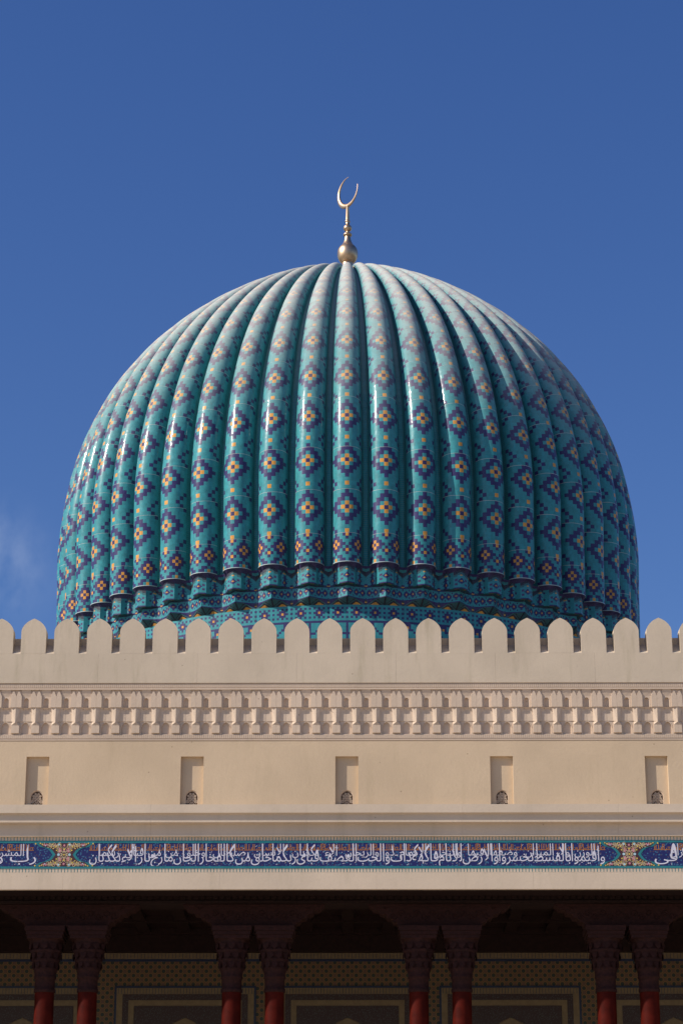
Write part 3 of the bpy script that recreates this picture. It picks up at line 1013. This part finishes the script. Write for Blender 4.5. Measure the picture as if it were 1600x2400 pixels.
# small vowel marks scattered between the letters
mb = MB(); rr = random.Random(5)
for x0_, x1_ in ((-6.05, 6.05), (-11.2, -7.3), (7.3, 11.2)):
    for k in range(int((x1_ - x0_) * 17)):
        x, z = rr.uniform(x0_, x1_), rr.choice((rr.uniform(12.775, 12.84), rr.uniform(12.96, 13.13), rr.uniform(13.0, 13.25)))
        l, sl_, w_ = rr.uniform(.014, .034), rr.uniform(.2, .9), .006
        yy = YB - .0055 - .00001 * (k % 90)
        mb.poly([(x, yy, z), (x + w_, yy, z - w_), (x + l + w_, yy, z + l * sl_ - w_), (x + l, yy, z + l * sl_)])
link('vowel_marks', mb.mesh('vowel_marks', M['white'], recalc=False), band, kind='stuff')

# gold kufic line along the top of the band
def kufic():
    mb = MB(); y0, y1 = YB - .0068, YB - .004
    P = 1.22
    zb = 13.128
    def bar(x0, x1, za_, zb_): mb.box(x0, x1, y0, y1, za_, zb_)
    bar(0.0, .50, zb, zb + .016); bar(.53, 1.05, zb, zb + .016); bar(1.08, 1.21, zb, zb + .016)
    rr = random.Random(3)
    x = .02
    hs = [.15, .15, .15, .07, .15, .15, .05, .08, .05, .15, .07, .07, .15, .15, .15, .05, .06, .15, .15, .15, .15, .15, .06, .15, .06, .08, .15, .06]
    for h in hs:
        if x > P - .03: break
        bar(x, x + .017, zb + .012, zb + h)
        x += rr.choice((.028, .030, .036, .052, .062))
    for cx in (.33, .78, 1.13):
        bar(cx, cx + .075, zb + .062, zb + .078)
    # the looped letter that returns once per phrase
    q = [(.60, .15), (.66, .15), (.69, .12), (.66, .075), (.60, .016), (.70, .016)]
    for (xa, z_a), (xb, z_b) in zip(q, q[1:]):
        d = Vector((xb - xa, z_b - z_a)); nrm = Vector((-d.y, d.x)).normalized() * .008
        mb.poly([(xa + nrm.x, y0, zb + z_a + nrm.y), (xa - nrm.x, y0, zb + z_a - nrm.y), (xb - nrm.x, y0, zb + z_b - nrm.y), (xb + nrm.x, y0, zb + z_b + nrm.y)])
    return mb.mesh('kufic_phrase', M['ochre'], recalc=False)
ku = kufic()
for x in [-6.08 + 1.22 * k for k in range(10)] + [-11.1, -9.85, -8.6, 7.25, 8.5, 9.75]:
    o = link('kufic_phrase', ku, band); o.location = (x, 0, 0)

# floral medallions between the panels of text
def medallion():
    zc, hh = 13.029, .28
    def ol(k):
        pts = [(-.62, -hh), (.62, -hh)]
        side = [(.50, -.185), (.40, -.17), (.33, -.145), (.27, -.10), (.235, -.05), (.20, 0)]
        pts += [(x, z) for x, z in side] + [(x, -z) for x, z in reversed(side[:-1])]
        pts += [(.62, hh), (-.62, hh)]
        pts += [(-x, -z) for x, z in side] + [(-x, z) for x, z in reversed(side[:-1])]
        return [((abs(x) + k) * (1 if x > 0 else -1), zc + z) for x, z in pts]
    # polygon is concave: build as horizontal strips
    def strips(k, y, mb):
        zz = [-hh, -.185, -.17, -.145, -.10, -.05, 0, .05, .10, .145, .17, .185, hh]
        def half(z):
            z = abs(z)
            tab = [(0, .20), (.05, .235), (.10, .27), (.145, .33), (.17, .40), (.185, .50), (hh, .62)]
            for (a0, b0), (a1, b1) in zip(tab, tab[1:]):
                if a0 <= z <= a1: return b0 + (b1 - b0) * (z - a0) / (a1 - a0)
            return .62
        for a0, a1 in zip(zz, zz[1:]):
            h0, h1 = half(a0) + k, half(a1) + k
            mb.poly([(-h0, y, zc + a0), (h0, y, zc + a0), (h1, y, zc + a1), (-h1, y, zc + a1)])
        return half
    root = MB(); strips(.075, YB - .0105, root)
    ro = root.mesh('medallion', M['teal'], recalc=False)
    inn = MB(); half = strips(0, YB - .0125, inn)
    inm = inn.mesh('medallion_field', M['maroon'], recalc=False)
    parts = {k: MB() for k in ('cream', 'pink', 'yellow', 'pale_blue')}
    rr = random.Random(11)
    def disc(mb, x, z, r, n=7, y=YB - .016):
        mb.poly([(x + r * math.cos(2 * math.pi * k / n), y, zc + z + r * math.sin(2 * math.pi * k / n)) for k in range(n)])
    def curl(mb, x, z, r, a0, a1, w):
        m = 10
        for k in range(m):
            t, u = a0 + (a1 - a0) * k / m, a0 + (a1 - a0) * (k + 1) / m
            rt, ru = r * (1 - .5 * k / m), r * (1 - .5 * (k + 1) / m)
            q = [(x + (rt - w) * math.cos(t), z + (rt - w) * math.sin(t)), (x + rt * math.cos(t), z + rt * math.sin(t)), (x + ru * math.cos(u), z + ru * math.sin(u)), (x + (ru - w) * math.cos(u), z + (ru - w) * math.sin(u))]
            mb.poly([(a_, YB - .0145, zc + b_) for a_, b_ in q])
    for k in range(95):
        x, z = rr.uniform(.0, .57), rr.uniform(.0, .27)
        if x > half(z) - .03: continue
        kind = rr.random(); r = rr.uniform(.018, .034); a0 = rr.uniform(0, 6.28); dr = rr.choice((-1, 1))
        for sx in (-1, 1):
            for sz in (-1, 1):
                if kind < .62:
                    mb = parts['cream']
                    aa = [a0, a0 + dr * 4.4]
                    if sx < 0: aa = [math.pi - q for q in aa]
                    if sz < 0: aa = [-q for q in aa]
                    curl(mb, sx * x, sz * z, r * 1.5, aa[0], aa[1], .009)
                elif kind < .80: disc(parts['pink'], sx * x, sz * z, r * .75)
                elif kind < .94: disc(parts['yellow'], sx * x, sz * z, r * .6)
                else: disc(parts['pale_blue'], sx * x, sz * z, r * .8)
    for s in (-1, 1):
        disc(parts['pale_blue'], s * .13, 0, .034); disc(parts['pink'], s * .10, .075, .026); disc(parts['pink'], s * .10, -.075, .026)
        disc(parts['pink'], 0, s * .22, .028); disc(parts['yellow'], 0, s * .13, .024)
        for sz in (-1, 1): disc(parts['pink'], s * .47, sz * .235, .024); disc(parts['yellow'], s * .68, sz * .262, .02)
    disc(parts['yellow'], 0, 0, .022)
    return ro, inm, {k: m.mesh('flower_' + k, M[k], recalc=False) for k, m in parts.items()}
mr_, mi_, mp_ = medallion()
for x in (-6.67, 6.67):
    o = link('medallion', mr_, band); o.location = (x, 0, 0)
    link('medallion_field', mi_, o)
    for nm, key in (('scrollwork', 'cream'), ('rose_flowers', 'pink'), ('yellow_flowers', 'yellow'), ('blue_flowers', 'pale_blue')):
        link(nm, mp_[key], o, kind='stuff')

# ---- fascia below the inscription
fascia = link('portico_fascia', None, label='plain pale stone beam under the inscription band', cat='beam')
mb = MB(); mb.box(-NP / 2 + .0012, NP / 2 - .0012, YB - .006, YB + .11, 12.203, 12.597)
fs = mb.mesh('fascia_slab', M['stone'])
for k in range(-6, 7):
    o = link('fascia_slab', fs, fascia); o.location = (k * NP + 2.55, 0, 0)

# ================================================================== PORTICO
YC = 57.2
BX = 4.44
pairs = [-1.5 * BX, -.5 * BX, .5 * BX, 1.5 * BX]
# carved timber entablature
ent = link('carved_entablature', None, label='dark red carved timber beam between stone fascia and column brackets', cat='beam')
mb = MB()
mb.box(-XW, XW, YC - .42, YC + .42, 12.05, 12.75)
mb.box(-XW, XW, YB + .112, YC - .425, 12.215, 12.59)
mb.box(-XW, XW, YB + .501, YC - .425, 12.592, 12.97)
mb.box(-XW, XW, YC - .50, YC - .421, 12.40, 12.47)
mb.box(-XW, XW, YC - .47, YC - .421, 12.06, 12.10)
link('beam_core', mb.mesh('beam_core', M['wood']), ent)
mb = MB()
x = -10.0
while x < 10.0:
    mb.prism_xz([(x, 12.14), (x + .05, 12.12), (x + .10, 12.14), (x + .12, 12.24), (x + .05, 12.33), (x - .02, 12.24)], YC - .452, YC - .421)
    x += .155
link('leaf_carving', mb.mesh('leaf_carving', M['wood']), ent, kind='stuff')

def bracket():
    mb = MB()
    zt, zb = 12.047, 11.51
    prof = [(-.98, zb), (.98, zb)]
    side = [(.98, zb), (1.02, zb + .10), (1.10, zb + .12), (1.14, zb + .20), (1.24, zb + .215), (1.29, zb + .30), (1.40, zb + .315), (1.46, zb + .40), (1.58, zb + .42), (1.66, zb + .50), (1.70, zt)]
    pts = [(-.98, zb)] + side + [(-x, z) for x, z in reversed(side[1:])]
    mb.prism_xz(pts, YC - .26, YC + .26)
    mb2 = MB()
    # carved scrolls on the face
    for k in range(-7, 8):
        cx, cz, r = k * .185, zb + .27 + (.03 if k % 2 else -.02), .085
        if abs(cx) > 1.25: r, cz = .055, zb + .45
        path = []
        for q in range(15):
            t = q / 14 * 7.2 * (1 if k % 2 else -1)
            rq = r * (1 - .72 * q / 14)
            ra = Vector((math.cos(t), 0, math.sin(t)))
            path.append((Vector((cx, YC - .262, cz)) + ra * rq, ra, Vector((0, 1, 0)), .012, .018))
        mb2.sweep(path, 5)
    mb2.box(-1.66, 1.66, YC - .285, YC - .261, zt - .055, zt - .004)
    mb2.box(-.97, .97, YC - .285, YC - .261, zb + .012, zb + .05)
    return mb.mesh('bracket_block', M['carved_red']), mb2.mesh('scroll_carving', M['carved_red'])
bk, bs = bracket()
names = ['leftmost', 'second', 'third', 'rightmost']
blabel = ['scalloped red bracket beam over the leftmost column pair', 'scalloped red bracket beam over the column pair left of centre',
          'scalloped red bracket beam over the column pair right of centre', 'scalloped red bracket beam over the rightmost column pair']
for px, lb in zip(pairs, blabel):
    o = link('bracket_beam', None, label=lb, cat='bracket', group='bracket beams on the column pairs'); o.location = (px, 0, 0)
    link('bracket_block', bk, o); link('scroll_carving', bs, o)

def column_parts():
    sh = MB()
    sh.lathe([(.245, 1.0), (.242, 4.0), (.228, 9.98)], 40, (0, YC, 0))
    ca = MB()
    def lob(th, r, z):
        k = (z - 10.4) / 1.0
        return r * (1 + .035 * max(0, min(1, k * 2)) * math.cos(8 * th) * (1 if k < .35 else -1 if k < .7 else 1))
    prof = [(.235, 9.98), (.255, 10.0), (.255, 10.06), (.238, 10.08), (.238, 10.30), (.262, 10.315), (.262, 10.36), (.25, 10.38), (.27, 10.50), (.30, 10.55), (.285, 10.57), (.31, 10.70), (.345, 10.76), (.325, 10.78), (.355, 10.92), (.395, 10.97), (.37, 10.99), (.39, 11.18), (.41, 11.22)]
    ca.lathe(prof, 48, (0, YC, 0), lob)
    # hanging leaf cells in three rings
    for ring, (z, r, n) in enumerate(((10.62, .30, 12), (10.84, .345, 12), (11.06, .385, 12))):
        for k in range(n):
            th = 2 * math.pi * (k + .5 * (ring % 2)) / n
            c, s = math.cos(th), math.sin(th)
            w = r * .2
            pts = []
            for dx, dz, dd in ((-w, .06, 0), (w, .06, 0), (w, -.03, .01), (0, -.10, .012), (-w, -.03, .01)):
                rr_ = r + .02 + dd
                pts.append((c * rr_ - s * dx, YC + s * rr_ + c * dx, z + dz))
            ca.poly(pts)
    ab = MB()
    ab.box(-.42, .42, YC - .42, YC + .42, 11.22, 11.30)
    ab.box(-.445, .445, YC - .445, YC + .445, 11.302, 11.39)
    ab.box(-.475, .475, YC - .475, YC + .475, 11.392, 11.508)
    bs_ = MB()
    bs_.lathe([(.40, .35), (.40, .55), (.36, .62), (.30, .72), (.33, .80), (.28, .92), (.245, 1.0)], 32, (0, YC, 0))
    bs_.box(-.45, .45, YC - .45, YC + .45, 0, .35)
    return [('shaft', sh.mesh('shaft', M['red_stone'])), ('capital', ca.mesh('capital', M['carved_red'])), ('abacus', ab.mesh('abacus', M['carved_red'])), ('column_base', bs_.mesh('column_base', M['carved_red']))]
cps = column_parts()
where = ['leftmost pair', 'pair left of centre', 'pair right of centre', 'rightmost pair']
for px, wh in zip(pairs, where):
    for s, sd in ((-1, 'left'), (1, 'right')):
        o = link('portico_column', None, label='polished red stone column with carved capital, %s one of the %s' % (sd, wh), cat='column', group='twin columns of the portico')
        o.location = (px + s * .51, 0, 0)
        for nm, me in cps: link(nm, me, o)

# ceiling with beams
ceil = link('portico_ceiling', None, label='dark timber ceiling with cross beams inside the portico', cat='ceiling')
mb = MB(); mb.box(-XW, XW, YB + .52, 66.3, 12.98, 13.2)
link('ceiling_boards', mb.mesh('ceiling_boards', M['wood']), ceil)
mb = MB(); mb.box(-.16, .16, YC + .43, 65.98, 12.84, 12.978)
bm_ = mb.mesh('cross_beam', M['wood'])
for k in range(-9, 10):
    o = link('cross_beam', bm_, ceil); o.location = (k * BX / 4, 0, 0)
for y in (59.5, 61.6, 63.7, 65.6):
    mb = MB(); mb.box(-XW, XW, y - .12, y + .12, 12.80, 12.976)
    link('long_beam', mb.mesh('long_beam', M['wood']), ceil)

# tiled back wall
YK = 66.0
back = link('portico_back_wall', None, label='tiled back wall in shade behind the columns with framed arched panels', cat='wall')
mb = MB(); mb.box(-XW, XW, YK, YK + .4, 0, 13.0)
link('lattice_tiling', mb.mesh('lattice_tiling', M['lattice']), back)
mb = MB(); mb.box(-XW, XW, YK - .30, YK, 12.362, 12.99)  # dark strip added to hide the lattice where the ceiling is black
link('dark_ceiling_strip', mb.mesh('dark_ceiling_strip', M['wood']), back)
mb = MB(); mb.box(-XW, XW, YK - .02, YK, 12.20, 12.36)
link('top_border', mb.mesh('top_border', M['beige_border']), back)
mb = MB(); mb.box(-XW, XW, YK - .024, YK, 12.13, 12.196)
link('navy_border', mb.mesh('navy_border', M['navy_line']), back)
mb = MB()
x = -11.0
while x < 11.0:
    mb.box(x, x + .014, YK - .0225, YK - .0201, 12.215, 12.35); x += .095
link('border_ticks', mb.mesh('border_ticks', M['navy_line']), back, kind='stuff')
def frame_ring(name, hw_, zt_, w, y, mat, par):
    mb = MB()
    mb.box(-hw_, hw_, y, YK, zt_ - w, zt_)
    mb.box(-hw_, -hw_ + w, y, YK, 1.0, zt_ - w)
    mb.box(hw_ - w, hw_, y, YK, 1.0, zt_ - w)
    return link(name, mb.mesh(name, mat), par)
for k in (-2, -1, 0, 1, 2):
    fr = link('framed_panel', None, back); fr.location = (k * BX - .0, 0, 0)
    frame_ring('navy_frame', 1.935, 11.462, .055, YK - .030, M['navy_line'], fr)
    frame_ring('beige_frame', 1.879, 11.406, .165, YK - .026, M['beige_border'], fr)
    mb = MB()
    x = -1.84
    while x < 1.84:
        mb.box(x, x + .012, YK - .029, YK - .0261, 11.25, 11.40); x += .085
    link('border_ticks', mb.mesh('border_ticks', M['navy_line']), fr, kind='stuff')
    frame_ring('floral_frame', 1.713, 11.240, .165, YK - .034, M['floral'], fr)
    frame_ring('plain_frame', 1.547, 11.074, .15, YK - .045, M['beige_border'], fr)
    mb = MB()
    for s in (-1, 1):
        pts = [(0, 10.92), (s * 1.39, 10.92), (s * 1.39, 9.4), (s * 1.05, 9.75), (s * .55, 10.35), (0, 10.62)]
        mb.prism_xz(pts[::s], YK - .035, YK - .001)
    link('spandrel', mb.mesh('spandrel', M['floral']), fr)
    mb = MB(); mb.prism_xz([(-1.39, 1.0), (1.39, 1.0), (1.39, 9.38), (1.05, 9.73), (.55, 10.33), (0, 10.60), (-.55, 10.33), (-1.05, 9.73), (-1.39, 9.38)], YK - .012, YK - .001)
    link('arched_panel', mb.mesh('arched_panel', M['beige_border']), fr)
for s in (-1, 1):  # unseen walls added to keep the sun out of the portico ends
    mb = MB(); mb.box(*sorted((s * XW, s * (XW + .5))), YB + .1, YK + .4, 0, 18.0)
    link('sun_block_wall', mb.mesh('sun_block_wall', M['stone']), label='unseen wall added to keep sun out of the %s side of the portico' % ('left' if s < 0 else 'right'), cat='wall')

# unseen roof slab round the drum, added so sky light does not leak
mb = MB(); mb.box(-XW, XW, YN + .52, 100, 15.9, 16.4)
link('light_block_roof', mb.mesh('light_block_roof', M['roof']), label='unseen roof slab added against light leaks around the base of the dome', cat='roof')
mb = MB(); mb.box(-XW, XW, YB + .501, YB + .71, 13.21, 13.44)
mb.box(-XW, XW, YN + .20, YN + .449, 14.24, 15.76)
link('wall_core', mb.mesh('wall_core', M['stone']), wall)
